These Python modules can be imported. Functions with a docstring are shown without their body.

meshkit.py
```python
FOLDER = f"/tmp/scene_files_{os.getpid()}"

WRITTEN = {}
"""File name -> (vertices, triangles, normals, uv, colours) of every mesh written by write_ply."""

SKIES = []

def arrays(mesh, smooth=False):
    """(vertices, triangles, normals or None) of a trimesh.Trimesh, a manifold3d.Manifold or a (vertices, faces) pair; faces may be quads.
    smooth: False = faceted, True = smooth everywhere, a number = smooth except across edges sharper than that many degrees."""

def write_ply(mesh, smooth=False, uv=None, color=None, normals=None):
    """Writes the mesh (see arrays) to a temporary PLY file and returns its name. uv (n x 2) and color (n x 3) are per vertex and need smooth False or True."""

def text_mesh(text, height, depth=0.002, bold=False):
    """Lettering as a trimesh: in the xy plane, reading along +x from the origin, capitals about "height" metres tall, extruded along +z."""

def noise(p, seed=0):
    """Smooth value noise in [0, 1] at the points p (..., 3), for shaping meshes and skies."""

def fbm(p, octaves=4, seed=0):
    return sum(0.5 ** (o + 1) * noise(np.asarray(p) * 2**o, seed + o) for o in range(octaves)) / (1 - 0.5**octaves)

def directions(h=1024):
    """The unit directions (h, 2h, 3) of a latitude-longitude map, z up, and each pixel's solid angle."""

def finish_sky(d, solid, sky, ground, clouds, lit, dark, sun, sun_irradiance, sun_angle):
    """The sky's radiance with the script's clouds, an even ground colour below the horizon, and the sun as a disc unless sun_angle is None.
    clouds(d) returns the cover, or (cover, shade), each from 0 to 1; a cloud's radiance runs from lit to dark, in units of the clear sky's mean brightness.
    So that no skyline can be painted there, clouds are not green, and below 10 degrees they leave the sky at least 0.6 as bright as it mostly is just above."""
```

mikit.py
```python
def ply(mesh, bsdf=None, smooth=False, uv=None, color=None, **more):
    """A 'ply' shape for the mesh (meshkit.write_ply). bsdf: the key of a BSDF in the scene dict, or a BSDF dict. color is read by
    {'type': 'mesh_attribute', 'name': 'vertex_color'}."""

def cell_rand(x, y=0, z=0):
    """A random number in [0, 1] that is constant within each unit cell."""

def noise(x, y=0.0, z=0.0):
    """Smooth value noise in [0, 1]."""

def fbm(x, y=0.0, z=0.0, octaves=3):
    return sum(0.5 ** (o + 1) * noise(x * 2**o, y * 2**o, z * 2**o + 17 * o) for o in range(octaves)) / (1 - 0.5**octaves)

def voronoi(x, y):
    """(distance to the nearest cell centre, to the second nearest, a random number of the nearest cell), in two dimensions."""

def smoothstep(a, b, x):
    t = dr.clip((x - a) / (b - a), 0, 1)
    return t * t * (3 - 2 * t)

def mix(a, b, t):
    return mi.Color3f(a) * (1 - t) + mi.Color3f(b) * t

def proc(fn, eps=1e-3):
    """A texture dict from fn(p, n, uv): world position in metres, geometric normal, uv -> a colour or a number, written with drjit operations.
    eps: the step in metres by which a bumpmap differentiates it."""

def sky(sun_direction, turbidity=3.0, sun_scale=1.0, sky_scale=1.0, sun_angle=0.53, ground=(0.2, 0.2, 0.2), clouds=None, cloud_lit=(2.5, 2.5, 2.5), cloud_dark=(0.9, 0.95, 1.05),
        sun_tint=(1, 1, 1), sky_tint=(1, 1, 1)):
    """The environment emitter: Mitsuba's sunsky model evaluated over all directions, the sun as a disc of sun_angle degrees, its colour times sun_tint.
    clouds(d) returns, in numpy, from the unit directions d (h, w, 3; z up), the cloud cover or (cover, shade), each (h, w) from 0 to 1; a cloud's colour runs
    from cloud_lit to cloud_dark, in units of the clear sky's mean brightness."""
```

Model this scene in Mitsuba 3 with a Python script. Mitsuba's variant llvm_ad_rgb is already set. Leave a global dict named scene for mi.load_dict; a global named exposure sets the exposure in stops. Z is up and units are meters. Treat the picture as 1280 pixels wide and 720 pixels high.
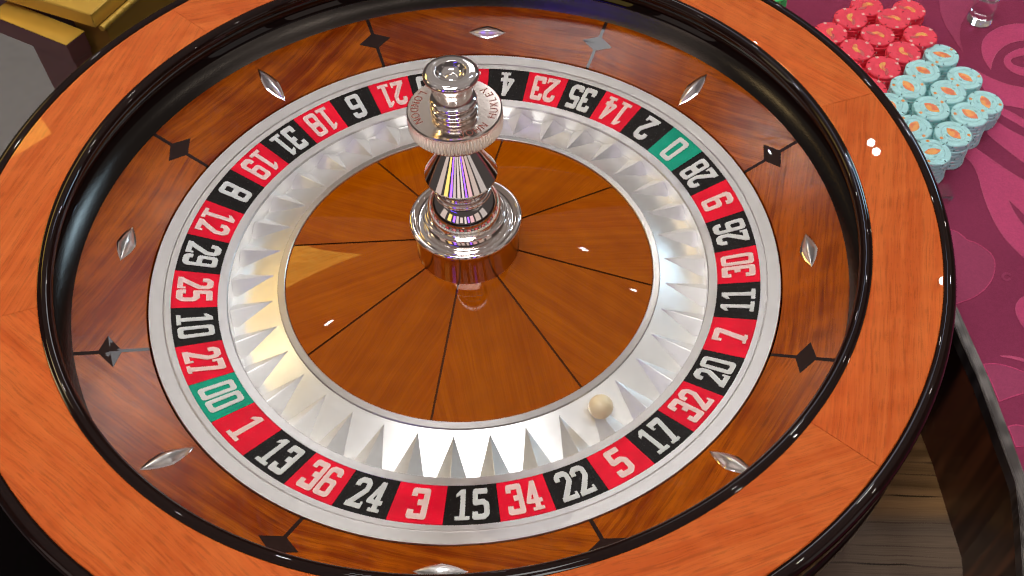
import math, random
import numpy as np, trimesh
import drjit as dr
import mitsuba as mi
import mikit, meshkit
from mikit import proc, noise, fbm, cell_rand, smoothstep, mix
from shapely.geometry import Polygon, LineString, Point, box as sbox
from shapely.ops import unary_union
from shapely import affinity

random.seed(7)
rng = np.random.default_rng(7)
T = mi.ScalarTransform4f
PI = math.pi
scene, labels = {}, {}

# ------------------------------------------------------------------ camera, light, exposure
exposure = 0.0
CAM = np.array([0.09913, -0.61458, 0.72703])
PITCH, ROLL = math.radians(51.5277), math.radians(1.2877)
fw = np.array([0, math.cos(PITCH), -math.sin(PITCH)])
up0, rt0 = np.array([0, math.sin(PITCH), math.cos(PITCH)]), np.array([1.0, 0, 0])
upv = -math.sin(ROLL) * rt0 + math.cos(ROLL) * up0
scene['camera'] = {
    'type': 'perspective', 'fov': 52.624, 'fov_axis': 'x', 'near_clip': 0.02, 'far_clip': 50.0,
    'principal_point_offset_x': -80.8 / 1280, 'principal_point_offset_y': 0.0,
    'to_world': T().look_at(origin=CAM.tolist(), target=(CAM + fw).tolist(), up=upv.tolist()),
}
# the dim glow of the hall, and the lamps whose reflections the photograph shows
scene['hall_glow'] = {'type': 'constant', 'radiance': {'type': 'rgb', 'value': [0.070, 0.060, 0.057]}}


def lamp(name, centre, target, w, h, rgb, label, category='lamp', group=None, disk=False):
    """a real lamp: a thin box (or round plate) whose lit face looks at the target"""
    c, t = np.array(centre, float), np.array(target, float)
    n = (t - c) / np.linalg.norm(t - c)
    a = np.cross([0, 0, 1.0], n) if abs(n[2]) < 0.99 else np.array([1.0, 0, 0])
    a /= np.linalg.norm(a)
    b = np.cross(n, a)
    if disk:
        th = np.linspace(0, 2 * PI, 25)[:-1]
        v = [c] + [c + w * (math.cos(x) * a + math.sin(x) * b) for x in th]
        f = [[0, 1 + i, 1 + (i + 1) % 24] for i in range(24)]
    else:
        v = [c - w / 2 * a - h / 2 * b, c + w / 2 * a - h / 2 * b, c + w / 2 * a + h / 2 * b, c - w / 2 * a + h / 2 * b]
        f = [[0, 1, 2], [0, 2, 3]]
    k = numbered(name)
    scene[k] = mikit.ply((np.array(v), np.array(f)), 'lamp_housing', emitter={'type': 'area', 'radiance': {'type': 'rgb', 'value': list(map(float, rgb))}})
    labels[k] = {'label': label, 'category': category}
    if group:
        labels[k]['group'] = group
    return k


def numbered(key):
    if key not in scene and key not in labels:
        return key
    i = 1
    while f'{key}_{i:03d}' in scene or f'{key}_{i:03d}' in labels:
        i += 1
    return f'{key}_{i:03d}'


scene['lamp_housing'] = {'type': 'diffuse', 'reflectance': {'type': 'rgb', 'value': [0.3, 0.3, 0.3]}}
lamp('luminous_ceiling', (0, 1.2, 2.62), (0, 1.2, 0), 6.5, 6.5, (0.235, 0.215, 0.20), 'dim warm luminous ceiling of the hall', 'ceiling')
lamp('ceiling_panel', (-0.10, -0.52, 2.2), (-0.10, -0.52, 0), 1.0, 0.70, (8.6, 8.5, 8.4), 'broad white ceiling light panel straight above the near side of the wheel')
lamp('ceiling_panel', (-0.36, 0.74, 2.2), (-0.36, 0.74, 0), 0.30, 0.16, (12.0, 12.0, 12.2), 'small white ceiling light panel just beyond the broad one')
lamp('ceiling_panel', (0.15, 2.75, 2.25), (0.1, 0.3, 0), 0.8, 0.45, (6.0, 6.1, 6.3), 'white ceiling light panel beyond the far rim')
lamp('ceiling_panel', (0.25, 1.92, 2.2), (0.25, 1.92, 0), 0.30, 0.10, (5.0, 6.0, 8.5), 'short bluish ceiling light panel between the others')
lamp('wall_screen', (1.85, 1.90, 1.25), (0, 0, 0), 0.42, 0.34, (9.0, 14.0, 18.0), 'cool white lit screen to the right', 'screen')
lamp('ceiling_panel', (-1.86, 0.48, 1.45), (0, 0, 0), 0.34, 0.26, (11.0, 8.6, 4.2), 'warm white lamp panel low on the left')
lamp('warm_sign', (-1.85, 1.45, 1.44), (0, 0, 0), 0.80, 0.44, (5.0, 3.1, 0.55), 'warm yellow lit sign to the left', 'sign')
lamp('violet_strip', (-1.3, -1.9, 1.9), (0, 0, 0), 1.1, 0.022, (1.4, 0.4, 17.0), 'violet light strip behind the camera', 'lamp')
ORD = 'first second third fourth fifth sixth seventh eighth ninth tenth'.split()
for i, (deg, w, h, c) in enumerate([(-118, 0.9, 1.5, (0.62, 0.50, 0.44)), (-140, 0.55, 1.3, (1.5, 1.05, 0.22)), (-154, 0.34, 1.2, (0.9, 0.28, 4.2)), (-164, 0.40, 1.4, (0.75, 0.62, 0.60)), (-176, 0.45, 1.1, (0.85, 0.72, 0.69)),
                                    (172, 0.30, 1.4, (0.95, 0.82, 0.80)), (163, 0.24, 1.2, (0.8, 0.22, 3.0)), (152, 0.55, 1.3, (0.95, 0.55, 0.60)), (134, 0.8, 1.4, (0.60, 0.48, 0.42)), (112, 0.9, 1.5, (0.5, 0.45, 0.42))]):
    t = math.radians(deg)
    lamp('lit_cabinet', (3 * math.sin(t), 3 * math.cos(t), 0.95), (0, 0, 0.95), w, h, c, f'tall lit games cabinet behind the camera, the {ORD[i]} from the left', 'games cabinet')
for (x, y) in ((1.228, 2.345), (1.240, 2.295), (1.37, 1.66), (-0.63, 1.38)):
    lamp('round_spotlight', (x, y, 2.2), (0.1, 0.0, 0), 0.016, 0, (900, 880, 840), 'small bright round spotlight', 'lamp', 'bright spotlights', disk=True)
for i, (x, y, z) in enumerate([(-1.6, 2.6, 2.5), (-0.8, 3.2, 2.5), (0.9, 3.3, 2.5), (1.9, 1.2, 2.5), (-1.5, 0.2, 2.5), (1.3, 0.1, 2.5), (-0.7, -1.2, 2.5), (0.6, -1.3, 2.5),
                               (1.5, -1.1, 2.5), (-1.9, 1.2, 2.5), (0.5, 1.6, 2.4), (2.6, 2.6, 2.5), (-2.6, 2.8, 2.5), (2.4, 0.1, 2.5)]):
    lamp('round_spotlight', (x, y, z), (0, 0, 0), 0.022, 0, (260, 243, 212), 'small round ceiling downlight', 'lamp', 'ceiling downlights', disk=True)

# ------------------------------------------------------------------ materials


def rgb(*c):
    return {'type': 'rgb', 'value': list(map(float, c))}


def two(d):
    return {'type': 'twosided', 'bsdf': d}


def pr(base, rough, metal=0.0, coat=0.0, spec=0.5, **k):
    d = {'type': 'principled', 'base_color': base if isinstance(base, dict) else rgb(*base), 'roughness': rough, 'metallic': float(metal), 'specular': float(spec), **k}
    if coat:
        d['clearcoat'] = float(coat)
        d['clearcoat_gloss'] = 0.97
    return two(d)


def eff(c):
    """the pigment under the varnish that gives the wanted outer colour"""
    return tuple(x / (0.42 + 0.58 * x) for x in c)


def pl(base, alpha, ior=1.45):
    if alpha == 0:
        return two({'type': 'plastic', 'int_ior': float(ior), 'diffuse_reflectance': base if isinstance(base, dict) else rgb(*eff(base))})
    return two({'type': 'roughplastic', 'distribution': 'beckmann', 'alpha': float(alpha), 'int_ior': float(ior), 'diffuse_reflectance': base if isinstance(base, dict) else rgb(*eff(base))})


def df(base):
    return two({'type': 'diffuse', 'reflectance': base if isinstance(base, dict) else rgb(*base)})


def wood(dark, light, red, su=1.0, contrast=1.0, pores=1.0):
    """uv in metres: u along the grain, v across it"""
    dark, light = eff(dark), eff(light)

    def fn(p, n, uv):
        u, v = uv.x * su, uv.y
        vv = v + 0.006 * fbm(u * 9, v * 14, octaves=2) + 0.0012 * noise(u * 60, v * 50)
        broad = fbm(vv * 38, u * 2.2, octaves=3)
        band = fbm(vv * 210, u * 5 + 3.1, octaves=3)
        fine = 0.5 * noise(vv * 1500, u * 34) + 0.5 * noise(vv * 620, u * 24 + 5)
        pore = dr.maximum(smoothstep(0.66, 0.9, noise(vv * 1150, u * 62)), 0.7 * smoothstep(0.7, 0.9, noise(vv * 2100 + 7, u * 140)))
        figure = noise(u * 75 + 40 * vv, vv * 55)
        t = 0.5 + contrast * (0.50 * (broad - 0.5) + 0.55 * (band - 0.5) + 0.42 * (fine - 0.5) + 0.24 * (figure - 0.5))
        c = mix(dark, light, smoothstep(0.2, 0.8, t))
        c = c * (1 - 0.5 * (1 - mi.Color3f(red)) * smoothstep(0.5, 0.75, broad))
        return c * (1 - 0.34 * pore * contrast * pores)
    return proc(fn)


MAT = {}
MAT['rim_wood'] = pl(wood((0.33, 0.040, 0.006), (0.51, 0.080, 0.015), (1, 0.76, 0.66), contrast=0.65, pores=0.8), 0, 1.40)
APRON = wood((0.090, 0.0085, 0.0003), (0.270, 0.047, 0.0010), (0.92, 0.7, 0.6), contrast=0.72)


def scratches(p, n, uv):
    """fine curved wear of the running ball in the varnish"""
    r, a = dr.sqrt(p.x * p.x + p.y * p.y), dr.atan2(p.x, p.y)
    s = mi.Float(0)
    for i, (k, q) in enumerate(((0.9, 5.0), (-1.3, 8.0), (0.25, 11.0), (-0.4, 7.0))):
        t = r * 900 * (1 + 0.13 * i) + k * a * 260 + 2.5 * noise(a * 40, r * 60, i)
        s = dr.maximum(s, smoothstep(0.80, 0.97, noise(t, a * q * 3 + 9 * i, 3.0 * i)))
    worn = smoothstep(0.35, 0.7, fbm(p.x * 13 + 5, p.y * 13, octaves=2))
    return 0.015 + 0.60 * s * (0.25 + 0.75 * worn) + 0.06 * worn


MAT['apron_wood'] = {'type': 'blendbsdf', 'weight': proc(scratches), 'bsdf_0': pl(APRON, 0.035, 1.33), 'bsdf_1': pl(APRON, 0.22, 1.40)}
MAT['cone_wood'] = pl(wood((0.140, 0.021, 0.0002), (0.240, 0.046, 0.0003), (0.9, 0.7, 0.6), contrast=0.45, pores=0.4), 0, 1.40)
MAT['black_inlay'] = pl((0.012, 0.006, 0.005), 0, 1.3)
MAT['seam_brown'] = pl((0.040, 0.010, 0.003), 0, 1.4)
MAT['black_lacquer'] = pl((0.004, 0.0012, 0.0008), 0, 1.38)
MAT['track_metal'] = two({'type': 'roughconductor', 'material': 'none', 'alpha': 0.07, 'specular_reflectance': rgb(0.150, 0.132, 0.118)})


def brushed(p, n, uv):
    r = dr.sqrt(p.x * p.x + p.y * p.y)
    return 0.27 + 0.06 * noise(r * 2500, dr.atan2(p.y, p.x) * 6)


def enamel(c):
    c = eff(c)

    def fn(p, n, uv):
        speck = smoothstep(0.83, 0.92, noise(p.x * 1100, p.y * 1100))
        return mi.Color3f(c) * (0.80 + 0.40 * fbm(p.x * 60, p.y * 60, octaves=2)) + 0.025 * speck
    return proc(fn)


MAT['satin_metal'] = pr((0.60, 0.565, 0.54), proc(brushed), metal=1.0)
MAT['pocket_metal'] = pr((0.84, 0.83, 0.81), 0.31, metal=0.70)
MAT['chrome'] = pr((0.84, 0.785, 0.75), 0.05, metal=1.0)
MAT['chrome_rose'] = pr((0.56, 0.42, 0.38), 0.05, metal=1.0)
MAT['chrome_stud'] = pr((0.90, 0.87, 0.84), 0.22, metal=0.8)
MAT['chrome_satin'] = pr((0.84, 0.73, 0.65), 0.13, metal=1.0)
MAT['plate_red'] = pl(enamel((0.66, 0.002, 0.012)), 0.10, 1.22)
MAT['plate_black'] = pl(enamel((0.004, 0.003, 0.0025)), 0.10, 1.22)
MAT['plate_green'] = pl(enamel((0.003, 0.17, 0.095)), 0.10, 1.22)
MAT['numeral_silver'] = pr((0.62, 0.62, 0.59), 0.4, metal=0.2)
MAT['numeral_rose'] = pr((0.80, 0.55, 0.50), 0.4, metal=0.1)
MAT['engraving'] = df((0.30, 0.10, 0.075))
MAT['ivory'] = pl((0.74, 0.53, 0.27), 0.05, 1.5)


def chip_edge(base, stripe, tick):
    base, stripe, tick = eff(base), eff(stripe), eff(tick)

    def fn(p, n, uv):
        a = uv.x * 8
        k = a - dr.floor(a)
        s = smoothstep(0.30, 0.33, k) * (1 - smoothstep(0.52, 0.55, k)) * smoothstep(0.00035, 0.0006, uv.y)
        m = smoothstep(0.60, 0.62, k) * (1 - smoothstep(0.68, 0.70, k))
        c = mix(base, stripe, s * dr.select(dr.abs(n.z) < 0.6, 1.0, 0.0))
        c = mix(c, tick, m * dr.select(dr.abs(n.z) < 0.6, 1.0, 0.0))
        return c * (0.93 + 0.14 * noise(p.x * 900, p.y * 900, p.z * 900))
    return proc(fn)


MAT['chip_blue'] = pl(chip_edge((0.29, 0.70, 0.69), (0.74, 0.80, 0.78), (0.05, 0.16, 0.14)), 0.30, 1.3)
MAT['chip_red'] = pl(chip_edge((0.92, 0.026, 0.045), (0.70, 0.012, 0.022), (0.86, 0.42, 0.40)), 0.30, 1.3)
MAT['chip_green'] = pl(chip_edge((0.03, 0.42, 0.09), (0.02, 0.22, 0.05), (0.7, 0.25, 0.05)), 0.30, 1.3)


def motif_orange(p, n, uv):
    return mix((0.78, 0.17, 0.05), (0.86, 0.36, 0.06), smoothstep(0.35, 0.7, noise(p.x * 260, p.y * 260)))


MAT['chip_orange'] = pr(proc(motif_orange), 0.4)
MAT['chip_tick'] = df((0.035, 0.11, 0.105))
MAT['chip_pale'] = df((0.86, 0.42, 0.38))
MAT['chip_dark'] = df((0.18, 0.012, 0.015))
MAT['chip_gold'] = df((0.80, 0.33, 0.10))
MAT['chip_mauve'] = df((0.62, 0.13, 0.13))
MAT['chip_teal'] = df((0.27, 0.50, 0.48))


def felt_fn(base):
    def fn(p, n, uv):
        w = noise(p.x * 1700, p.y * 1700)
        return mi.Color3f(base) * (0.86 + 0.20 * fbm(p.x * 9, p.y * 9, octaves=2) + 0.16 * (w - 0.5) + 0.10 * (noise(p.x * 520, p.y * 520) - 0.5))
    return proc(fn)


FELT = {'felt_plum': (0.275, 0.042, 0.092), 'felt_rose': (0.56, 0.080, 0.180), 'felt_mauve': (0.36, 0.063, 0.128), 'felt_edge': (0.56, 0.105, 0.20)}
for k, c in FELT.items():
    MAT[k] = df(felt_fn(c))


def zebra(p, n, uv):
    y = p.y + 0.010 * fbm(p.x * 9, p.y * 16, octaves=2) + 0.0012 * noise(p.x * 60, p.y * 80)
    b = fbm(y * 55, p.x * 1.2, octaves=2)
    c = mix((0.155, 0.080, 0.030), (0.37, 0.205, 0.085), smoothstep(0.25, 0.75, b))
    c = mix(c, (0.15, 0.12, 0.095), 0.75 * smoothstep(0.55, 0.75, noise(y * 17 + 4.3, p.x * 1.1)))
    k = y * 92 + 3.0 * noise(y * 21, p.x * 1.2)
    d = dr.abs(k - dr.floor(k) - 0.5)
    line = (1 - smoothstep(0.02, 0.05 + 0.16 * cell_rand(dr.floor(k), 9), d)) * (0.15 + 0.85 * smoothstep(0.2, 0.7, cell_rand(dr.floor(k), 3))) * (0.5 + 0.5 * smoothstep(0.25, 0.5, noise(p.x * 26, y * 40)))
    c = c * (0.86 + 0.28 * noise(y * 1900, p.x * 40))
    return mix(c, (0.016, 0.008, 0.006), line * 0.9)


MAT['zebra_veneer'] = pl(proc(zebra), 0.14, 1.25)


def dark_veneer(p, n, uv):
    b = fbm(p.y * 48 + p.x * 20 + 0.5 * p.z, p.z * 3, octaves=3)
    return mix((0.020, 0.005, 0.003), (0.17, 0.050, 0.017), smoothstep(0.35, 0.8, b))


MAT['dark_veneer'] = pl(proc(dark_veneer), 0.06)


def worn_metal(p, n, uv):
    return 0.26 + 0.25 * noise(p.x * 900, p.y * 260) + 0.1 * noise(p.x * 120, p.y * 120)




def worn_colour(p, n, uv):
    t = 0.35 * noise(p.x * 1400 + p.y * 120, p.y * 30) + 0.65 * noise(p.x * 160, p.y * 90)
    return mix((0.075, 0.062, 0.056), (0.19, 0.165, 0.15), smoothstep(0.25, 0.85, t))


MAT['trim_metal'] = pr(proc(worn_colour), proc(worn_metal), metal=0.85)
MAT['brass'] = pr((0.60, 0.36, 0.055), 0.30, metal=0.35)
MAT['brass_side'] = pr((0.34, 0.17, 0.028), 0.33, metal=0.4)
MAT['brown_lacquer'] = pl((0.078, 0.030, 0.026), 0.2)
MAT['black_base'] = df((0.004, 0.003, 0.003))


def floor_fn(p, n, uv):
    return mi.Color3f(0.25, 0.245, 0.245) * (0.92 + 0.12 * fbm(p.x * 3, p.y * 3, octaves=2) + 0.06 * noise(p.x * 60, p.y * 60))


MAT['floor_grey'] = pr(proc(floor_fn), 0.4)
scene['clear_acrylic'] = {'type': 'dielectric', 'int_ior': 1.49, 'ext_ior': 1.0}
for k, v in MAT.items():
    scene[k] = v

# ------------------------------------------------------------------ helpers


def put(name, mesh, m, parent=None, smooth=False, uv=None, **extra):
    key = numbered((parent + '__' if parent else '') + name)
    scene[key] = mikit.ply(mesh, m, smooth=smooth, uv=uv, **extra)
    return key


def share(name, shape, parent=None, to_world=None, bsdf=None):
    key = numbered((parent + '__' if parent else '') + name)
    d = dict(shape)
    if to_world is not None:
        d['to_world'] = to_world
    if bsdf:
        d['bsdf'] = {'type': 'ref', 'id': bsdf}
    scene[key] = d
    return key


def thing(name, label, cat, group=None):
    key = numbered(name)
    labels[key] = {'label': label, 'category': cat}
    if group:
        labels[key]['group'] = group
    return key


def P3(r, a, z):
    """a: radians clockwise from the far side (+y)"""
    return np.stack([r * np.sin(a), r * np.cos(a), z + 0 * a], -1)


def lathe(profile, a0=0.0, a1=2 * PI, n=180, sharp=28, caps=False, closed=False, radial=None):
    """surface of revolution with creases kept; returns v, f, uv (uv: angle / turn, profile length)"""
    pts = [np.array(q, float) for q in profile]
    if closed:
        pts.append(pts[0])
    strips, cur = [], [pts[0]]
    for i in range(1, len(pts)):
        cur.append(pts[i])
        if i < len(pts) - 1:
            d0, d1 = pts[i] - pts[i - 1], pts[i + 1] - pts[i]
            c = np.dot(d0, d1) / (np.linalg.norm(d0) * np.linalg.norm(d1) + 1e-12)
            if c < math.cos(math.radians(sharp)):
                strips.append(cur)
                cur = [pts[i]]
    strips.append(cur)
    full = abs(a1 - a0 - 2 * PI) < 1e-6
    ang = np.linspace(a0, a1, n + 1)
    V, F, UV, at = [], [], [], 0
    for s in strips:
        s = np.array(s)
        L = np.r_[0, np.cumsum(np.linalg.norm(np.diff(s, axis=0), axis=1))]
        m = len(s)
        cols = n if full else n + 1
        for j in range(cols):
            rr = s[:, 0] if radial is None else s[:, 0] + radial(ang[j], s[:, 0], s[:, 1])
            V.append(np.stack([rr * math.sin(ang[j]), rr * math.cos(ang[j]), s[:, 1]], -1))
            UV.append(np.stack([np.full(m, ang[j] / (2 * PI)), L], -1))
        for j in range(n):
            j2 = (j + 1) % cols if full else j + 1
            for i in range(m - 1):
                a, b, c, d = at + j * m + i, at + j * m + i + 1, at + j2 * m + i + 1, at + j2 * m + i
                F += [[a, c, b], [a, d, c]]
        at += cols * m
    V, UV = np.concatenate(V), np.concatenate(UV)
    if caps and not full:
        poly = Polygon([tuple(q) for q in profile])
        v2, f2 = trimesh.creation.triangulate_polygon(poly, engine='earcut')
        for A in (a0, a1):
            V = np.vstack([V, np.stack([v2[:, 0] * math.sin(A), v2[:, 0] * math.cos(A), v2[:, 1]], -1)])
            UV = np.vstack([UV, v2])
            F += (f2 + at).tolist()
            at += len(v2)
    return V, np.array(F), UV


def ring(name, profile, m, parent, **k):
    v, f, uv = lathe(profile, **k)
    return put(name, (v, f), m, parent, smooth=True)


def grain_uv(v, mid, off):
    t, nrm = np.array([math.cos(mid), -math.sin(mid)]), np.array([math.sin(mid), math.cos(mid)])
    return np.stack([v[:, :2] @ t + off[0], v[:, :2] @ nrm + off[1]], -1)


def panel(name, profile, a0, a1, m, parent, n=24, off=(0, 0), skew=0.0):
    v, f, uv = lathe(profile, a0, a1, n, caps=True, closed=True)
    return put(name, (v, f), m, parent, smooth=True, uv=grain_uv(v, (a0 + a1) / 2 + skew, off))


def arc(cx, cz, r, d0, d1, n=8):
    return [(cx + r * math.cos(math.radians(x)), cz + r * math.sin(math.radians(x))) for x in np.linspace(d0, d1, n)]


def obox(c0, e1, e2, l1, l2, z0, z1, bevel=0.0012):
    """oriented box with bevelled edges: corner c0, horizontal axes e1, e2"""
    e1, e2 = np.array([*e1, 0.0]), np.array([*e2, 0.0])
    pts = []
    for a in (0, 1):
        for b in (0, 1):
            for c in (0, 1):
                for k in range(3):
                    q = [a * l1, b * l2, z0 + c * (z1 - z0)]
                    for j in range(3):
                        if j != k:
                            s = (a, b, c)[j]
                            q[j] += bevel * (1 - 2 * s)
                    pts.append(np.array([c0[0], c0[1], 0]) + q[0] * e1 + q[1] * e2 + np.array([0, 0, q[2]]))
    return trimesh.convex.convex_hull(np.array(pts))


def polys(g):
    return [q for q in getattr(g, 'geoms', [g]) if isinstance(q, Polygon) and q.area > 1e-9]


def extr(g, h, z=0.0):
    ms = []
    for q in polys(g):
        t = trimesh.creation.extrude_polygon(q, h, engine='earcut')
        t.apply_translation([0, 0, z])
        ms.append(t)
    return trimesh.util.concatenate(ms)


# ------------------------------------------------------------------ setting: floor
scene['floor'] = mikit.ply((np.array([[-6, -6, -0.85], [6, -6, -0.85], [6, 6, -0.85], [-6, 6, -0.85]]), np.array([[0, 1, 2], [0, 2, 3]])), 'floor_grey')
labels['floor'] = {'label': 'plain grey floor below the table', 'kind': 'structure'}

# ------------------------------------------------------------------ gaming table
FZ = -0.012
table = thing('gaming_table', 'gaming table with plum patterned layout and dark recess holding the wheel', 'table')
inner = [(0.405, 0.05), (0.418, 0.01), (0.4328, -0.041), (0.4448, -0.1183), (0.4499, -0.1845), (0.4516, -0.2021), (0.4526, -0.2164), (0.448, -0.2477), (0.4396, -0.291), (0.425, -0.36), (0.40, -0.46)]
outer = [(0.4155, 0.05), (0.4285, 0.01), (0.4433, -0.041), (0.4546, -0.1181), (0.4590, -0.173), (0.4618, -0.2076), (0.4632, -0.2190), (0.4585, -0.25), (0.450, -0.294), (0.4355, -0.362), (0.4105, -0.462)]
felt = Polygon(outer + [(0.43, -0.7), (1.6, -0.7), (1.6, 1.6), (0.0, 1.6), (0.0, 0.43), (0.20, 0.43), (0.4155, 0.2)]).buffer(0)
felt = felt.difference(Point(0, 0).buffer(0.428, 64))
felt = max(polys(felt), key=lambda q: q.area)
put('layout', extr(felt, 0.012, FZ - 0.012), 'felt_plum', table)
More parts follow.
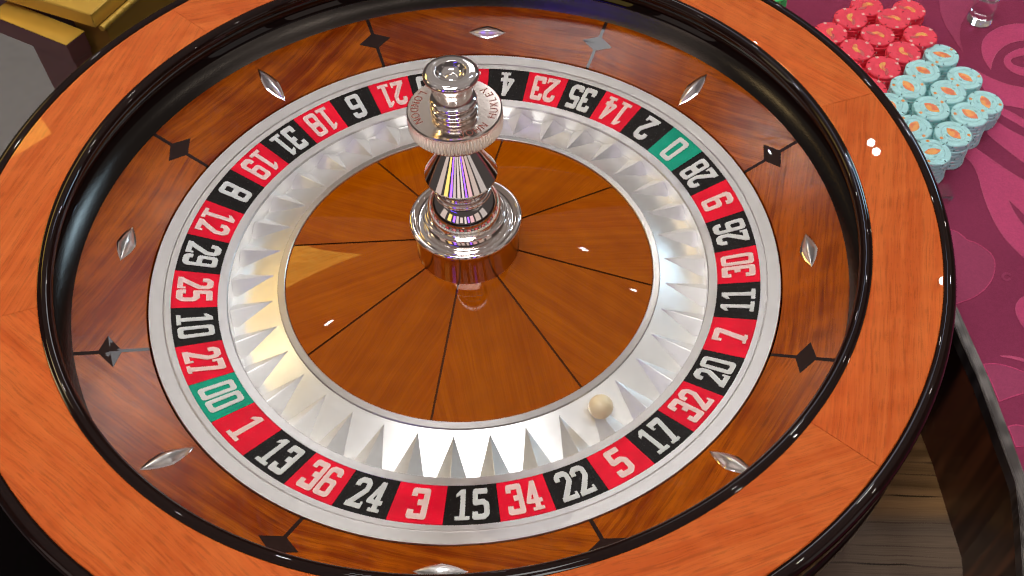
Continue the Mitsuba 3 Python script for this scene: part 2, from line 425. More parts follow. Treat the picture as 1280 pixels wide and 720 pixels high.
MOT = {
    'a': [(0.5216, 0.4342), (0.5192, 0.4185), (0.5157, 0.3954), (0.5165, 0.3706), (0.5202, 0.3513), (0.524, 0.3335), (0.5266, 0.3231), (0.527, 0.3372), (0.5292, 0.3564), (0.5361, 0.3762), (0.5459, 0.3927), (0.5552, 0.407), (0.5676, 0.4203), (0.5791, 0.4363)],
    'b': [(0.6534, 0.3700), (0.6234, 0.3744), (0.6086, 0.3768), (0.5961, 0.3759), (0.5794, 0.3704), (0.5645, 0.3589), (0.5538, 0.3453), (0.5482, 0.3285), (0.5472, 0.3099), (0.551, 0.294), (0.5557, 0.3079), (0.5635, 0.322), (0.5738, 0.3341), (0.5865, 0.3428), (0.6011, 0.3469), (0.6164, 0.3475), (0.64, 0.34)],
    'c': [(0.6136, 0.3367), (0.5975, 0.3326), (0.5842, 0.3274), (0.5729, 0.3177), (0.5684, 0.3083), (0.5694, 0.2969), (0.5761, 0.2881), (0.5853, 0.284), (0.5995, 0.2822), (0.603, 0.2958), (0.5886, 0.2971), (0.5779, 0.3018), (0.5754, 0.3097), (0.5813, 0.3157), (0.5944, 0.3203), (0.6102, 0.3237)],
    'd': [(0.5343, 0.2917), (0.5396, 0.2858), (0.5509, 0.2761), (0.564, 0.2686), (0.5803, 0.2639), (0.5968, 0.2605), (0.62, 0.258), (0.62, 0.226), (0.5883, 0.2282), (0.5718, 0.2301), (0.5607, 0.2336), (0.5492, 0.2357), (0.535, 0.2558)],
    'e': [(0.5468, 0.2327), (0.5502, 0.229), (0.5585, 0.2226), (0.5675, 0.2131), (0.5789, 0.2026), (0.59, 0.195), (0.587, 0.182), (0.5757, 0.1903), (0.5644, 0.2007), (0.5554, 0.2096), (0.5428, 0.2221)],
    'f': [(0.5338, 0.2134), (0.5371, 0.2094), (0.5468, 0.1975), (0.5606, 0.1858), (0.5725, 0.1782), (0.59, 0.168), (0.578, 0.122), (0.5619, 0.1372), (0.5512, 0.1483), (0.544, 0.1577), (0.5349, 0.1711), (0.5253, 0.1857), (0.5234, 0.1927)],
    'g': [(0.4878, 0.1627), (0.4979, 0.1466), (0.5002, 0.1296), (0.4994, 0.111), (0.4992, 0.0929), (0.5009, 0.0717), (0.5042, 0.0528), (0.5103, 0.036), (0.5174, 0.0238), (0.5281, 0.007), (0.545, -0.012), (0.56, 0.02), (0.5381, 0.0453), (0.5291, 0.0604), (0.5235, 0.0794), (0.5222, 0.0968), (0.5279, 0.0866), (0.5331, 0.0762), (0.5421, 0.0608), (0.565, 0.04), (0.58, 0.10), (0.5561, 0.1146), (0.5448, 0.1226), (0.5298, 0.1381), (0.5193, 0.1511), (0.511, 0.1625), (0.4998, 0.1739)],
    'h': [(0.443, 0.0543), (0.4529, 0.0555), (0.4607, 0.0532), (0.4665, 0.0474), (0.4702, 0.0407), (0.4768, 0.0392), (0.4841, 0.0319), (0.4898, 0.0238), (0.4905, 0.0130), (0.4846, -0.0038), (0.4739, -0.0183), (0.4592, -0.0296), (0.442, -0.0362), (0.4348, -0.0241)],
    'i': [(0.5307, -0.021), (0.5207, -0.0217), (0.5076, -0.0251), (0.5, -0.0315), (0.4953, -0.0408), (0.4959, -0.0528), (0.4985, -0.0616), (0.5081, -0.0701), (0.52, -0.072)],
    'j': [(0.4531, -0.1018), (0.4632, -0.1006), (0.4742, -0.1031), (0.4866, -0.109), (0.4964, -0.1156), (0.51, -0.122), (0.506, -0.130), (0.4935, -0.1265), (0.4812, -0.1302), (0.4612, -0.138), (0.4581, -0.1395)],
    'k': [(0.4703, -0.0927), (0.4791, -0.0924), (0.49, -0.0952), (0.5005, -0.0996), (0.4998, -0.1024), (0.4894, -0.0978), (0.4786, -0.0944)],
    'l': [(0.4594, -0.1641), (0.4655, -0.162), (0.473, -0.1631), (0.4829, -0.1673), (0.495, -0.172), (0.495, -0.181), (0.4792, -0.1819), (0.4682, -0.1822), (0.4614, -0.183)],
    'm': [(0.5, -0.0055), (0.498, -0.007), (0.4959, -0.0076), (0.494, -0.0072), (0.4927, -0.0059), (0.4923, -0.0038), (0.493, -0.0016), (0.4945, 0.0004), (0.4966, 0.0017), (0.4987, 0.0019), (0.5005, 0.0012), (0.5014, -0.0005), (0.4999, -0.0013), (0.4993, -0.0002), (0.4981, 0.0003), (0.4967, 0.0001), (0.4953, -0.0007), (0.4943, -0.002), (0.4939, -0.0035), (0.4941, -0.0048), (0.4949, -0.0057), (0.4962, -0.006), (0.4977, -0.0056), (0.499, -0.0046)],
}
TONE = dict(a='felt_mauve', b='felt_rose', c='felt_rose', d='felt_rose', e='felt_rose', f='felt_rose', g='felt_rose', h='felt_mauve', i='felt_rose', j='felt_mauve', k='felt_edge', l='felt_mauve', m='felt_mauve')


def chaikin(L, times=2):
    """rounds the traced outline but keeps its sharp tips"""
    L = [np.array(q) for q in L]
    for _ in range(times):
        out = []
        for i, q in enumerate(L):
            a, b = L[i - 1], L[(i + 1) % len(L)]
            d0, d1 = q - a, b - q
            c = np.dot(d0, d1) / (np.linalg.norm(d0) * np.linalg.norm(d1) + 1e-12)
            if c < 0.35:
                out.append(q)
            else:
                out += [q - 0.25 * d0, q + 0.25 * d1]
        L = out
    return [tuple(q) for q in L]


inside = felt.buffer(-0.0002)
for k, L in MOT.items():
    g = Polygon(chaikin(L)).buffer(0)
    line = g.boundary.buffer(0.00045).intersection(inside)
    g = g.intersection(inside)
    key = put('printed_motif', extr(g, 0.0003, FZ), TONE[k], table)
    put('printed_outline', extr(line, 0.00055, FZ), 'felt_edge' if TONE[k] == 'felt_rose' else 'felt_rose' if k in 'hjl' else TONE[k], key)
# soft large motifs continuing off to the right and beyond, as on the rest of the layout
for L in ([(0.70, 0.40), (0.78, 0.30), (0.74, 0.12), (0.66, 0.05), (0.70, 0.2), (0.67, 0.33)], [(0.36, 0.52), (0.50, 0.60), (0.66, 0.56), (0.80, 0.62), (0.6, 0.70), (0.42, 0.64)]):
    put('printed_motif', extr(Polygon(chaikin(L)).buffer(0).intersection(inside), 0.0003, FZ), 'felt_mauve', table)
trim = Polygon(inner + outer[::-1]).buffer(0)
tk = put('edge_trim', extr(trim, 0.0140, FZ - 0.0135), 'trim_metal', table)
put('rounded_top', extr(trim.buffer(-0.0007), 0.0009, FZ + 0.0004), 'trim_metal', tk)
put('worn_crown', extr(trim.buffer(-0.0016), 0.0005, FZ + 0.0012), 'trim_metal', tk)
for i in range(len(inner) - 1):
    a, b = inner[i], inner[i + 1]
    q = Polygon([(a[0] + 0.001, a[1]), (b[0] + 0.001, b[1]), (b[0] + 0.009, b[1]), (a[0] + 0.009, a[1])]).buffer(0)
wallp = Polygon([(x + 0.0008, y) for x, y in inner] + [(x - 0.001, y) for x, y in outer[::-1]]).buffer(0)
put('recess_wall', extr(wallp, 0.142, -0.156), 'dark_veneer', table)
put('wheel_shelf', extr(sbox(0.05, -0.80, 0.47, 0.40), 0.01, -0.165), 'zebra_veneer', table)
put('base_panel', extr(Polygon([(0.05, -0.80), (0.05, 0.42), (-0.566, 0.42), (-0.588, 0.26), (-0.60, -0.80)]), 0.66, -0.83), 'black_base', table)

# ------------------------------------------------------------------ roulette bowl (fixed part of the wheel)
bowl = thing('roulette_bowl', 'polished mahogany roulette bowl with black rims and chrome deflectors', 'roulette bowl')
body = [(0.4165, 0.0655), (0.4165, 0.0600), (0.4135, 0.0565), (0.4085, 0.0545), (0.4060, 0.0490), (0.4055, 0.0360), (0.4070, 0.0300), (0.4120, 0.0275), (0.4150, 0.0230), (0.4150, 0.0165), (0.4110, 0.0120),
        (0.4050, 0.0095), (0.4035, 0.0030), (0.3980, -0.0350), (0.3850, -0.0900), (0.3700, -0.1350), (0.3720, -0.1390), (0.3720, -0.1545), (0.05, -0.1545)]
ring('bowl_body', body, 'black_lacquer', bowl, n=240)
ring('outer_bead', [(0.4062, 0.0700)] + [(0.4062, 0.0752)] + arc(0.4105, 0.0702, 0.0066, 130, -40, 14) + [(0.4150, 0.0650)], 'black_lacquer', bowl, n=240, sharp=60)
ring('inner_lip', [(0.3484, 0.0700), (0.3484, 0.0748)] + arc(0.3440, 0.0704, 0.0056, 55, 270, 18) + [(0.3576, 0.0640), (0.3576, 0.0615)], 'black_lacquer', bowl, n=240, sharp=60)
ring('track_wall', [(0.3576, 0.0625), (0.3590, 0.0560), (0.3585, 0.0480), (0.3560, 0.0405), (0.3530, 0.0370)], 'black_lacquer', bowl, n=240, sharp=60)
ring('ball_track', [(0.3532, 0.0372), (0.3490, 0.0310), (0.3408, 0.0226), (0.3406, 0.0180)], 'track_metal', bowl, n=240, sharp=60)
JO = math.radians(8.5)
for k in range(6):
    a0, a1 = JO + k * PI / 3 + 0.0005, JO + (k + 1) * PI / 3 - 0.0005
    panel('rim_segment', [(0.3485, 0.0650), (0.3485, 0.0742), (0.3493, 0.0750), (0.4052, 0.0750), (0.4060, 0.0742), (0.4060, 0.0650)], a0, a1, 'rim_wood', bowl, n=40,
          off=(rng.uniform(0, 9), rng.uniform(0, 9)), skew=rng.uniform(-0.06, 0.06))
PHD = math.radians(-0.95)
z_ap = lambda r: 0.0004 + (r - 0.2864) * 0.0220 / (0.3407 - 0.2864)
SW = 0.0017
for k in range(8):
    c = PHD + PI / 8 + k * PI / 4
    # panels lie between the inlay strips
    a0, a1 = c + SW / 0.31, c + PI / 4 - SW / 0.31
    panel('apron_panel', [(0.2864, z_ap(0.2864) - 0.004), (0.2864, z_ap(0.2864)), (0.300, z_ap(0.300)), (0.3407, z_ap(0.3407)), (0.3407, z_ap(0.3407) - 0.004)], a0, a1, 'apron_wood', bowl, n=24,
          off=(rng.uniform(0, 9), rng.uniform(0, 9)), skew=(0.22 if k % 2 else -0.22))
    for (ra, rb) in ((0.2864, 0.3068), (0.3232, 0.3407)):
        v, f, uv = lathe([(ra, z_ap(ra) - 0.004), (ra, z_ap(ra) + 0.0001), (rb, z_ap(rb) + 0.0001), (rb, z_ap(rb) - 0.004)], c - SW / 0.31, c + SW / 0.31, 2, caps=True, closed=True)
        put('inlay_strip', (v, f), 'black_inlay', bowl, smooth=True)
    # diamond inlay, laid on the cone of the apron
    n = 6
    L = []
    corners = [(0.3150 - 0.0088, 0.0), (0.3150, 0.0172), (0.3150 + 0.0088, 0.0), (0.3150, -0.0172)]
    for i in range(4):
        a, b = corners[i], corners[(i + 1) % 4]
        for j in range(n):
            t = j / n
            L.append((a[0] + (b[0] - a[0]) * t, a[1] + (b[1] - a[1]) * t))
    top = np.array([P3(r, np.array(c + s / r), z_ap(r) + 0.00025) for r, s in L] + [P3(0.3150, np.array(c), z_ap(0.3150) + 0.00025)])
    bot = top - [0, 0, 0.003]
    m = len(L)
    F = [[m, i, (i + 1) % m] for i in range(m)] + [[i, (i + 1) % m, m + 1 + i] for i in range(m)] + [[(i + 1) % m, m + 1 + (i + 1) % m, m + 1 + i] for i in range(m)]
    put('inlay_diamond', (np.vstack([top, bot]), np.array(F)), 'black_inlay', bowl)


def deflector(length, width, height):
    """a canoe-shaped stud: pointed ends, keeled back"""
    S, Q = 33, 17
    V = []
    for i in range(S):
        s = -1 + 2 * i / (S - 1)
        w = width * (1 - abs(s) ** 1.25) * (1 - 0.12 * math.cos(PI * s)) + 1e-5
        h = height * (1 - abs(s) ** 1.7) + 2e-4
        for j in range(Q):
            t = -1 + 2 * j / (Q - 1)
            V.append((s * length, t * w, h * (1 - abs(t) ** 1.55)))
    F = []
    for i in range(S - 1):
        for j in range(Q - 1):
            a = i * Q + j
            F += [[a, a + Q, a + Q + 1], [a, a + Q + 1, a + 1]]
    return np.array(V), np.array(F)


SL = math.atan2(0.0220, 0.3407 - 0.2864)
DL = {0: mikit.ply(deflector(0.0188, 0.0074, 0.0054), 'chrome_stud', smooth=True), 1: mikit.ply(deflector(0.0210, 0.0072, 0.0056), 'chrome_stud', smooth=True)}
DP = {0: mikit.ply(deflector(0.0208, 0.0093, 0.0016), 'chrome', smooth=True), 1: mikit.ply(deflector(0.0230, 0.0090, 0.0016), 'chrome', smooth=True)}
for k in range(8):
    a, rad = PHD + k * PI / 4, 0.3105
    pos = P3(rad, np.array(a), z_ap(rad))
    tang, radial = np.array([math.cos(a), -math.sin(a), 0]), np.array([math.sin(a) * math.cos(SL), math.cos(a) * math.cos(SL), math.sin(SL)])
    nrm = np.cross(tang, radial)
    if nrm[2] < 0:
        nrm = -nrm
    X = radial if k % 2 else tang
    M = np.eye(4)
    M[:3, 0], M[:3, 1], M[:3, 2], M[:3, 3] = X, np.cross(nrm, X), nrm, pos
    dk = share('deflector', DL[k % 2], bowl, T(M.tolist()))
    share('base_plate', DP[k % 2], dk, T(M.tolist()))

# ------------------------------------------------------------------ rotor
rotor = thing('wheel_rotor', 'silver wheel rotor with red, black and green numbers and chrome turret', 'roulette wheel')
RO = [(0.2853, -0.012), (0.2853, -0.0010), (0.2845, -0.0002), (0.2735, -0.0030), (0.2731, -0.0040), (0.2727, -0.0040), (0.2723, -0.0032), (0.2671, -0.0044), (0.2669, -0.0060)]
ring('outer_ring', RO, 'satin_metal', rotor, n=300)
ring('inner_ring', [(0.2291, -0.0150), (0.2291, -0.0134), (0.2288, -0.0132), (0.2215, -0.0150), (0.2209, -0.0156), (0.2205, -0.0300)], 'satin_metal', rotor, n=300)
SEQ = '0 28 9 26 30 11 7 20 32 17 5 22 34 15 3 24 36 13 1 00 27 10 25 29 12 8 19 31 18 6 21 33 16 4 23 35 14 2'.split()
PH = math.radians(51.9)
PITCHA = 2 * PI / 38
z_pl = lambda r: -0.0044 + (r - 0.2669) * (0.0134 - 0.0044) / (0.2669 - 0.2291)
SWD = 0.165


def rrect(x0, y0, x1, y1, r):
    return sbox(x0 + r, y0 + r, x1 - r, y1 - r).buffer(r, 6)


def stroke(L, w=SWD):
    return LineString(L).buffer(w, cap_style=2, join_style=1, quad_segs=4)


loop = lambda y0, y1: rrect(0, y0, 1, y1, 0.22).difference(rrect(0.3, y0 + 0.28, 0.7, y1 - 0.28, 0.08))
SIX = unary_union([loop(0, 1.08), sbox(0, 0.5, 0.3, 1.5), stroke([(0.15, 1.4), (0.17, 1.55), (0.3, 1.65), (0.75, 1.65), (0.85, 1.55), (0.85, 1.32)])])
DIG = {
    '0': loop(0, 1.8),
    '1': unary_union([sbox(0.35, 0, 0.67, 1.8), sbox(0.08, 0, 0.94, 0.22), Polygon([(0.36, 1.8), (0.06, 1.52), (0.06, 1.34), (0.36, 1.48)])]),
    '2': unary_union([stroke([(0.15, 1.25), (0.15, 1.5), (0.3, 1.65), (0.7, 1.65), (0.85, 1.5), (0.85, 1.12), (0.2, 0.2)]), sbox(0, 0, 1, 0.28), sbox(0.85, 0, 1, 0.42)]),
    '3': unary_union([stroke([(0.15, 1.3), (0.15, 1.65), (0.85, 1.65), (0.85, 0.97), (0.42, 0.95)]), stroke([(0.85, 0.95), (0.85, 0.15), (0.15, 0.15), (0.15, 0.52)])]),
    '4': unary_union([stroke([(0.62, 1.7), (0.14, 0.58), (1.0, 0.56)], 0.13), sbox(0.5, 0, 0.82, 1.8), sbox(0.32, 0, 1.0, 0.2)]),
    '5': unary_union([stroke([(0.95, 1.65), (0.17, 1.65), (0.17, 0.98), (0.65, 1.02), (0.85, 0.86), (0.85, 0.32), (0.68, 0.15), (0.15, 0.15), (0.15, 0.46)])]),
    '6': SIX,
    '7': unary_union([stroke([(0.0, 1.65), (0.86, 1.65), (0.36, 0.0)]), sbox(0, 1.28, 0.2, 1.8), sbox(0.08, 0, 0.72, 0.18)]),
    '8': loop(0, 1.0).union(loop(0.8, 1.8)),
    '9': affinity.rotate(SIX, 180, origin=(0.5, 0.9)),
}


def numeral(s):
    """flat outline, centred, 1.8 units tall"""
    gs = [affinity.translate(DIG[ch], i * 1.12) for i, ch in enumerate(s)]
    g = unary_union(gs)
    w = 1.12 * (len(s) - 1) + 1
    return affinity.translate(g, -w / 2, -0.9)


NH = 0.0296
for k, s in enumerate(SEQ):
    a = PH + k * PITCHA
    col = 'plate_green' if s in ('0', '00') else ('plate_red' if int(s) in (1, 3, 5, 7, 9, 12, 14, 16, 18, 19, 21, 23, 25, 27, 30, 32, 34, 36) else 'plate_black')
    v, f, uv = lathe([(0.2291, z_pl(0.2291) - 0.003), (0.2291, z_pl(0.2291)), (0.2669, z_pl(0.2669)), (0.2669, z_pl(0.2669) - 0.003)], a - PITCHA / 2 + 0.0006, a + PITCHA / 2 - 0.0006, 6, caps=True, closed=True)
    key = put('number_plate', (v, f), col, rotor, smooth=True)
    g = numeral(s)
    sx = 0.0126 if len(s) == 2 else 0.0145
    g = affinity.scale(g, sx, NH / 1.8, origin=(0, 0))
    m = extr(g.segmentize(0.004), 0.0006)
    x, y, z = m.vertices.T
    rr = 0.2480 - y
    aa = a - x / 0.2480
    V = np.stack([rr * np.sin(aa), rr * np.cos(aa), z_pl(rr) + 0.00005 + z], -1)
    put('numeral', (V, m.faces), 'numeral_rose' if col == 'plate_red' else 'numeral_silver', key)

# pockets: a dished ring with one wedge-shaped divider between each two pockets
z_fl = lambda r: -0.0165 - (r - 0.1765) * 0.0145 / 0.040
ring('pocket_ring', [(0.1765, -0.0165), (0.190, z_fl(0.190)), (0.2160, z_fl(0.2160)), (0.2195, z_fl(0.2175) + 0.0008), (0.2205, z_fl(0.2175) + 0.004), (0.2207, -0.0170)], 'pocket_metal', rotor, n=304, sharp=50)


def divider(a):
    """a ridge that widens and rises outwards; its back is level, its foot follows the floor"""
    st = np.linspace(0.1815, 0.2203, 9)
    V = []
    for r in st:
        t = (r - 0.1815) / (0.2203 - 0.1815)
        foot, crest = z_fl(r) - 0.0004, min(-0.0180, z_fl(r) + 0.0005 + 0.0098 * t ** 1.05)
        hw, tw = 0.0006 + 0.0150 * t, 0.00035 + 0.0004 * t
        for s, z in ((-hw, foot), (-tw, crest - 0.0003), (0, crest), (tw, crest - 0.0003), (hw, foot)):
            V.append(P3(r, np.array(a + s / r), z))
    F = []
    for i in range(len(st) - 1):
        for j in range(4):
            b = i * 5 + j
            F += [[b, b + 5, b + 6], [b, b + 6, b + 1]]
    e = (len(st) - 1) * 5
    F += [[0, 1, 2], [0, 2, 3], [0, 3, 4], [e, e + 2, e + 1], [e, e + 3, e + 2], [e, e + 4, e + 3]]
    return np.array(V), np.array(F)


dv = mikit.ply(divider(0.0), 'pocket_metal', smooth=35)
for k in range(38):
    share('pocket_divider', dv, rotor, T().rotate([0, 0, 1], -math.degrees(PH + (k + 0.5) * PITCHA)))
ring('hub_ring', [(0.1766, -0.0200), (0.1764, -0.0155), (0.1758, -0.0150), (0.1702, -0.0142), (0.1697, -0.0146), (0.1696, -0.0200)], 'satin_metal', rotor, n=240)
CO = math.radians(6.5)
z_co = lambda r: -0.0158 + (0.1694 - r) * (0.0130 + 0.0158) / (0.1694 - 0.046)
ring('cone_core', [(0.1696, -0.0175)] + [(r, z_co(r) - 0.0012) for r in (0.13, 0.09, 0.04)], 'seam_brown', rotor, n=120)
for k in range(8):
    a0, a1 = CO + k * PI / 4, CO + (k + 1) * PI / 4
    g = 0.0009
    st = [0.1694, 0.15, 0.12, 0.09, 0.065, 0.044]
    cols = 22
    V, F = [], []
    for r in st:
        for j in range(cols + 1):
            a = a0 + g / r + (a1 - a0 - 2 * g / r) * j / cols
            V.append(P3(r, np.array(a), z_co(r)))
    for i in range(len(st) - 1):
        for j in range(cols):
            b = i * (cols + 1) + j
            F += [[b, b + 1, b + cols + 2], [b, b + cols + 2, b + cols + 1]]
    V = np.array(V)
    mid = (a0 + a1) / 2 + PI / 2
    put('cone_panel', (V, np.array(F)), 'cone_wood', rotor, smooth=True, uv=grain_uv(V, mid, (rng.uniform(0, 9), rng.uniform(0, 9))))
# turret
ring('turret_collar', [(0.0462, 0.010), (0.0462, 0.012), (0.0455, 0.0140), (0.0458, 0.0420), (0.0470, 0.0472)], 'chrome_rose', rotor, n=120, sharp=50)
ring('turret_base', [(0.0468, 0.0470), (0.0474, 0.0480)] + arc(0.0470, 0.0505, 0.0024, -60, 120, 9) +
     [(0.0445, 0.0490), (0.0425, 0.0462), (0.0400, 0.0452), (0.0378, 0.0458), (0.0370, 0.0480), (0.0369, 0.0575), (0.0362, 0.0592), (0.0350, 0.0592), (0.0340, 0.0580), (0.0330, 0.0590), (0.0326, 0.0640), (0.0310, 0.0710), (0.0282, 0.0770), (0.0246, 0.0812), (0.0232, 0.0825)] +
     arc(0.0222, 0.0862, 0.0024, -50, 130, 8) + [(0.0195, 0.0890), (0.0190, 0.0930), (0.0205, 0.0960)], 'chrome', rotor, n=120, sharp=50)
ring('turret_cone', [(0.0195, 0.0940), (0.0222, 0.0950)] + arc(0.0222, 0.0975, 0.0024, -80, 60, 6) + [(0.0225, 0.1010), (0.0298, 0.1045), (0.0307, 0.1058), (0.0306, 0.1070), (0.0125, 0.1370), (0.0125, 0.1480)], 'chrome', rotor, n=120, sharp=25)
knurl = lambda a, r, z: np.where((z > 0.1610) & (z < 0.1745) & (r > 0.03), 0.00045 * math.cos(84 * a), 0.0)
disc = ring('turret_disc', [(0.0160, 0.1470), (0.0195, 0.1490), (0.0200, 0.1515), (0.0190, 0.1530), (0.0240, 0.1535), (0.0300, 0.1550), (0.0345, 0.1575), (0.0366, 0.1600), (0.0374, 0.1612), (0.0374, 0.1740), (0.0376, 0.1750), (0.0376, 0.1762), (0.0366, 0.1772), (0.0150, 0.1772)],
            'chrome_satin', rotor, n=504, sharp=40, radial=knurl)
for word, mid, step in (('LONDON', 270, 12.5), ('JOHN HUXLEY', 105, 12.0)):
    ms = []
    for i, ch in enumerate(word):
        if ch == ' ':
            continue
        t = meshkit.text_mesh(ch, 0.0062, 0.0002)
        t.vertices[:, 0] -= (t.bounds[0][0] + t.bounds[1][0]) / 2
        a = math.radians(mid - (i - (len(word) - 1) / 2) * step)
        X, Y = np.array([-math.cos(a), math.sin(a), 0]), np.array([-math.sin(a), -math.cos(a), 0])
        V = P3(0.0342, np.array(a), 0.1772) + t.vertices[:, :1] * X + t.vertices[:, 1:2] * Y + t.vertices[:, 2:] * np.array([0, 0, 1.0])
        ms.append(trimesh.Trimesh(V, t.faces, process=False))
    put('lettering', trimesh.util.concatenate(ms), 'engraving', disc)
ring('turret_knob', [(0.0168, 0.1772)] + arc(0.0165, 0.1795, 0.0022, -60, 80, 6) + [(0.0150, 0.1822), (0.0148, 0.1840)] + arc(0.0160, 0.1868, 0.0024, -70, 80, 8) + [(0.0152, 0.1905), (0.0156, 0.1950), (0.0166, 0.2000), (0.0178, 0.2035), (0.0176, 0.2050)] +
     arc(0.0182, 0.2106, 0.0034, -80, 75, 10) + [(0.0178, 0.2146), (0.0125, 0.2148), (0.0112, 0.2142), (0.0100, 0.2118), (0.0078, 0.2096), (0.0050, 0.2088), (0.0030, 0.2100), (0.0, 0.2108)], 'chrome', rotor, n=120, sharp=40)

# ------------------------------------------------------------------ ball
rb = 0.0104
br = 0.1955
ba = math.atan2(0.1208, -0.1522)
zb = z_fl(br) + rb + 0.0006
s = trimesh.creation.icosphere(subdivisions=4, radius=rb)
s.apply_translation(P3(br, np.array(ba), zb))
k = put('roulette_ball', s, 'ivory', smooth=True)
labels[k] = {'label': 'small ivory ball lying in a silver pocket at the lower right', 'category': 'ball'}

# ------------------------------------------------------------------ chips
CR, CT = 0.0185, 0.0041


def chip_mesh():
    b = 0.0009
    v, f, uv = lathe([(0.0, 0), (CR - b, 0), (CR, b), (CR, CT - b), (CR - b, CT), (0, CT)], n=48, sharp=30)
    return v, f, uv


cv, cf, cuv = chip_mesh()
CHIP = {c: mikit.ply((cv, cf), c, smooth=True, uv=cuv) for c in ('chip_blue', 'chip_red', 'chip_green')}


def lens(L, W, h=0.0002):
    th = np.linspace(-1, 1, 15)
    pts = [(x * L, W * (1 - x * x)) for x in th] + [(x * L, -W * (1 - x * x)) for x in th[::-1][1:-1]]
    return extr(Polygon(pts).buffer(0), h)


def sector(r0, r1, half, h=0.00015):
    th = np.linspace(-half, half, 5)
    return extr(Polygon([(r0 * math.cos(x), r0 * math.sin(x)) for x in th] + [(r1 * math.cos(x), r1 * math.sin(x)) for x in th[::-1]]), h)


EYE = mikit.ply(lens(0.0096, 0.0050), 'chip_orange')
LEAF = mikit.ply(extr(Polygon([(-0.006, -0.001), (-0.003, 0.003), (0.002, 0.0042), (0.006, 0.002), (0.007, -0.001), (0.004, -0.0012), (0.001, 0.0005), (-0.003, -0.0005)]).buffer(0.0008), 0.0002), 'chip_orange')
TICK = mikit.ply(sector(0.0150, 0.0178, 0.030), 'chip_tick')
SPOT = mikit.ply(sector(0.0146, 0.0178, 0.11), 'chip_pale')
GOLD = mikit.ply(sector(0.0135, 0.0165, 0.10), 'chip_gold')
INNER = mikit.ply(extr(Point(0, 0).buffer(0.0122, 12).difference(Point(0, 0).buffer(0.0119, 12)), 0.00015), 'chip_teal')
SMEAR = mikit.ply(lens(0.006, 0.0022, 0.00015), 'chip_mauve')
SIGN = mikit.ply(lens(0.0022, 0.0009, 0.00015), 'chip_teal')

NTH = ['nearest', 'second', 'third', 'fourth', 'farthest']


def stack(x, y, n, kind, where, ang):
    n = max(4, round(n * 0.0033 / CT))
    mat = {'blue': 'chip_blue', 'red': 'chip_red', 'green': 'chip_green'}[kind]
    word = {'blue': 'pale blue', 'red': 'bright red', 'green': 'green'}[kind]
    lean = np.array([random.uniform(-1, 1), random.uniform(-1, 1)]) * 0.00012
    for i in range(n):
        top = i == n - 1
        px, py = x + (lean[0] * (i - n / 2) + random.uniform(-1, 1) * 0.0006) * (not top), y + (lean[1] * (i - n / 2) + random.uniform(-1, 1) * 0.0006) * (not top)
        rot = random.uniform(0, 360)
        M = T().translate([px, py, FZ + 0.0003 + i * CT]).rotate([0, 0, 1], rot)
        if top:
            k = thing('casino_chip', f'{word} chip on top of {where}', 'casino chip', f'top chips of the {word} stacks')
            share('disc', CHIP[mat], k, M)
            Z = CT + 0.00003
            M = T().translate([px, py, FZ + 0.0003 + i * CT + Z]).rotate([0, 0, 1], ang)
            if kind == 'blue':
                share('centre_emblem', EYE, k, M.scale([random.uniform(0.88, 1.06), random.uniform(0.85, 1.15), 1]))
                share('inner_line', INNER, k, M.translate([0.0, 0.0, 0.0]))
                for j, t in enumerate((20, 112, 200, 292)):
                    share('edge_tick', TICK, k, M.rotate([0, 0, 1], t + random.uniform(-10, 10)))
                for t in (65, 245):
                    share('edge_spot', GOLD, k, M.rotate([0, 0, 1], t + random.uniform(-20, 20)))
                share('small_mark', SIGN, k, M.translate([-0.001, -0.0075, 0]))
                share('small_mark', SIGN, k, M.translate([0.002, 0.0078, 0]))
            elif kind == 'red':
                share('centre_emblem', LEAF, k, M)
                share('centre_smear', SMEAR, k, M.translate([-0.0075, -0.003, 0]))
                for t in range(4):
                    share('edge_spot', SPOT, k, M.rotate([0, 0, 1], 90 * t + 30 + random.uniform(-6, 6)))
                    share('edge_tick', TICK, k, M.rotate([0, 0, 1], 90 * t + 75 + random.uniform(-6, 6)), bsdf='chip_dark')
            else:
                share('centre_emblem', EYE, k, M.scale([1.4, 1.6, 1]))
                for t in range(6):
                    share('edge_spot', GOLD, k, M.rotate([0, 0, 1], 60 * t))
        else:
            k = share('casino_chip', CHIP[mat], None, M)
            labels[k] = {'label': f'{word} chip below the top of {where}', 'category': 'casino chip', 'group': f'chips under the top of {where}'}


BLUE = [(0.4885, 0.2865, 8), (0.4607, 0.2546, 9), (0.5057, 0.2499, 8), (0.4385, 0.2238, 10), (0.481, 0.222, 9), (0.4151, 0.1949, 10), (0.4565, 0.1913, 10), (0.4935, 0.183, 10), (0.5182, 0.2111, 7), (0.4331, 0.1624, 10), (0.4707, 0.1536, 10), (0.4447, 0.1271, 10)]
BW = {11: 'the stack nearest the camera', 10: 'the second stack of the right row', 7: 'the third stack of the right row', 8: 'the rightmost, lower stack',
      9: 'the nearest stack of the middle row', 6: 'the second stack of the middle row', 4: 'the third stack of the middle row', 2: 'the farthest stack of the middle row',
      5: 'the stack half hidden by the wooden rim', 3: 'the second stack of the left row', 1: 'the third stack of the left row', 0: 'the farthest stack, beside the red stacks'}
ANG = [-20, -35, -48, -65, -38, -60, -45, -45, 100, 60, -55, 15]
for i, (x, y, n) in enumerate(BLUE):
    stack(x, y, n, 'blue', BW[i], ANG[i])
RED = [(0.4206, 0.3711, 8), (0.3972, 0.3422, 9), (0.4453, 0.3433, 9), (0.4697, 0.3712, 6), (0.3712, 0.3156, 9), (0.4226, 0.3138, 9), (0.4694, 0.314, 9), (0.396, 0.2879, 9), (0.4461, 0.285, 9), (0.4198, 0.2588, 9), (0.3788, 0.2549, 9), (0.3991, 0.2237, 9)]
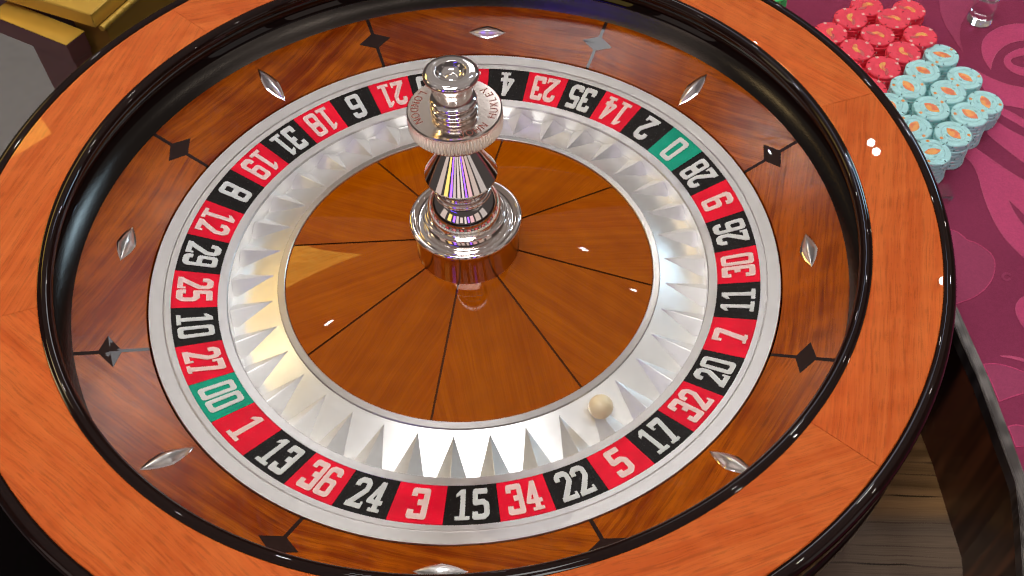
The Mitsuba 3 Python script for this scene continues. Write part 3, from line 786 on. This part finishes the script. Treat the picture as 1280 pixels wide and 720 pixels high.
RW = {11: 'the nearest stack, mostly hidden by the rim', 9: 'the second stack of the right row', 8: 'the third stack of the right row', 6: 'the farthest stack of the right row',
      10: 'the middle stack half hidden by the rim', 7: 'the second stack of the middle row', 5: 'the third stack of the middle row', 2: 'the fourth stack of the middle row', 3: 'the lower stack at the far right',
      4: 'the leftmost stack', 1: 'the second stack of the left row', 0: 'the farthest stack of the left row'}
RA = [20, 80, -30, -40, 75, -35, 5, 100, 110, 80, 40, 20]
for i, (x, y, n) in enumerate(RED):
    stack(x, y, n, 'red', RW[i], RA[i])
stack(0.3085, 0.3640, 14, 'green', 'the stack at the top edge', 30)

# ------------------------------------------------------------------ clear things on the layout


def solid(profile, n=64):
    m = trimesh.creation.revolve(np.array(profile), sections=n)
    trimesh.repair.fix_normals(m)
    return m


m = solid([(0.0, 0.0), (0.0125, 0.0), (0.0140, 0.0015), (0.0140, 0.0060), (0.0128, 0.0085), (0.0128, 0.0330), (0.0150, 0.0360), (0.0165, 0.0385), (0.0150, 0.0420), (0.0090, 0.0460), (0.0105, 0.0540), (0.0060, 0.0600), (0.0, 0.0610)])
m.apply_translation([0.5570, 0.3800, FZ + 0.0004])
k = put('win_marker', m, 'clear_acrylic', smooth=30)
labels[k] = {'label': 'clear acrylic win marker standing on the plum layout beyond the chips', 'category': 'win marker'}
h = obox((0.4300, 0.0920), (1, 0), (0, 1), 0.0365, 0.0190, FZ + 0.0004, FZ + 0.0060, 0.0010)
k = put('chip_stop', h, 'clear_acrylic')
labels[k] = {'label': 'clear acrylic block on the layout between the rim and the blue chips', 'category': 'chip stop'}

# ------------------------------------------------------------------ brass things beyond the rim at the upper left


def unit(a):
    a = np.array(a, float)
    return a / np.linalg.norm(a)


e1 = unit((-0.0905, 0.0445))
e2 = np.array([e1[1], -e1[0]])
if e2[1] < 0:
    e2 = -e2
A = np.array([-0.4480, 0.2604])
post = thing('brass_topped_post', 'brown post with a flat brass cap beside the wheel', 'post')
put('cap', obox(A, e1, e2, 0.112, 0.0275, 0.0190, 0.0204, 0.0005), 'brass', post)
put('cap_block', obox(A + 0.0004 * e1 + 0.0004 * e2, e1, e2, 0.111, 0.0267, -0.0045, 0.0189, 0.0008), 'brown_lacquer', post)
put('shaft', obox(A + 0.0012 * e1 + 0.0020 * e2, e1, e2, 0.062, 0.0240, -0.40, -0.0046, 0.0010), 'brown_lacquer', post)
case = thing('brass_case', 'brass case with a hinged lid behind the brown post', 'case')
l1 = unit((-0.93, 0.36))
l2 = np.array([l1[1], -l1[0]])
if l2[1] < 0:
    l2 = -l2
E0 = np.array([-0.4199, 0.2805])
put('lid', obox(E0, l1, l2, 0.20, 0.16, 0.0270, 0.0450, 0.0012), 'brass', case)
put('case_body', obox(E0 + 0.003 * l1 + 0.001 * l2 + np.array([0.012, 0.0]), l1, l2, 0.045, 0.16, -0.30, 0.0255, 0.0012), 'brass_side', case)
put('lid_frame', obox(E0 + 0.006 * l1 + 0.012 * l2, l1, l2, 0.19, 0.14, -0.0200, 0.0268, 0.0008), 'brown_lacquer', case)
hp = E0 + np.array([0.0075, 0.0]) - 0.002 * l2
for i in range(7):
    c = trimesh.creation.cylinder(radius=0.0034, height=0.0112, sections=24)
    c.apply_transform(trimesh.geometry.align_vectors([0, 0, 1], [l2[0], l2[1], 0]))
    q = hp + l2 * (0.0060 + i * 0.0118)
    c.apply_translation([q[0], q[1], 0.0285])
    put('hinge_knuckle', c, 'brass', case, smooth=30)
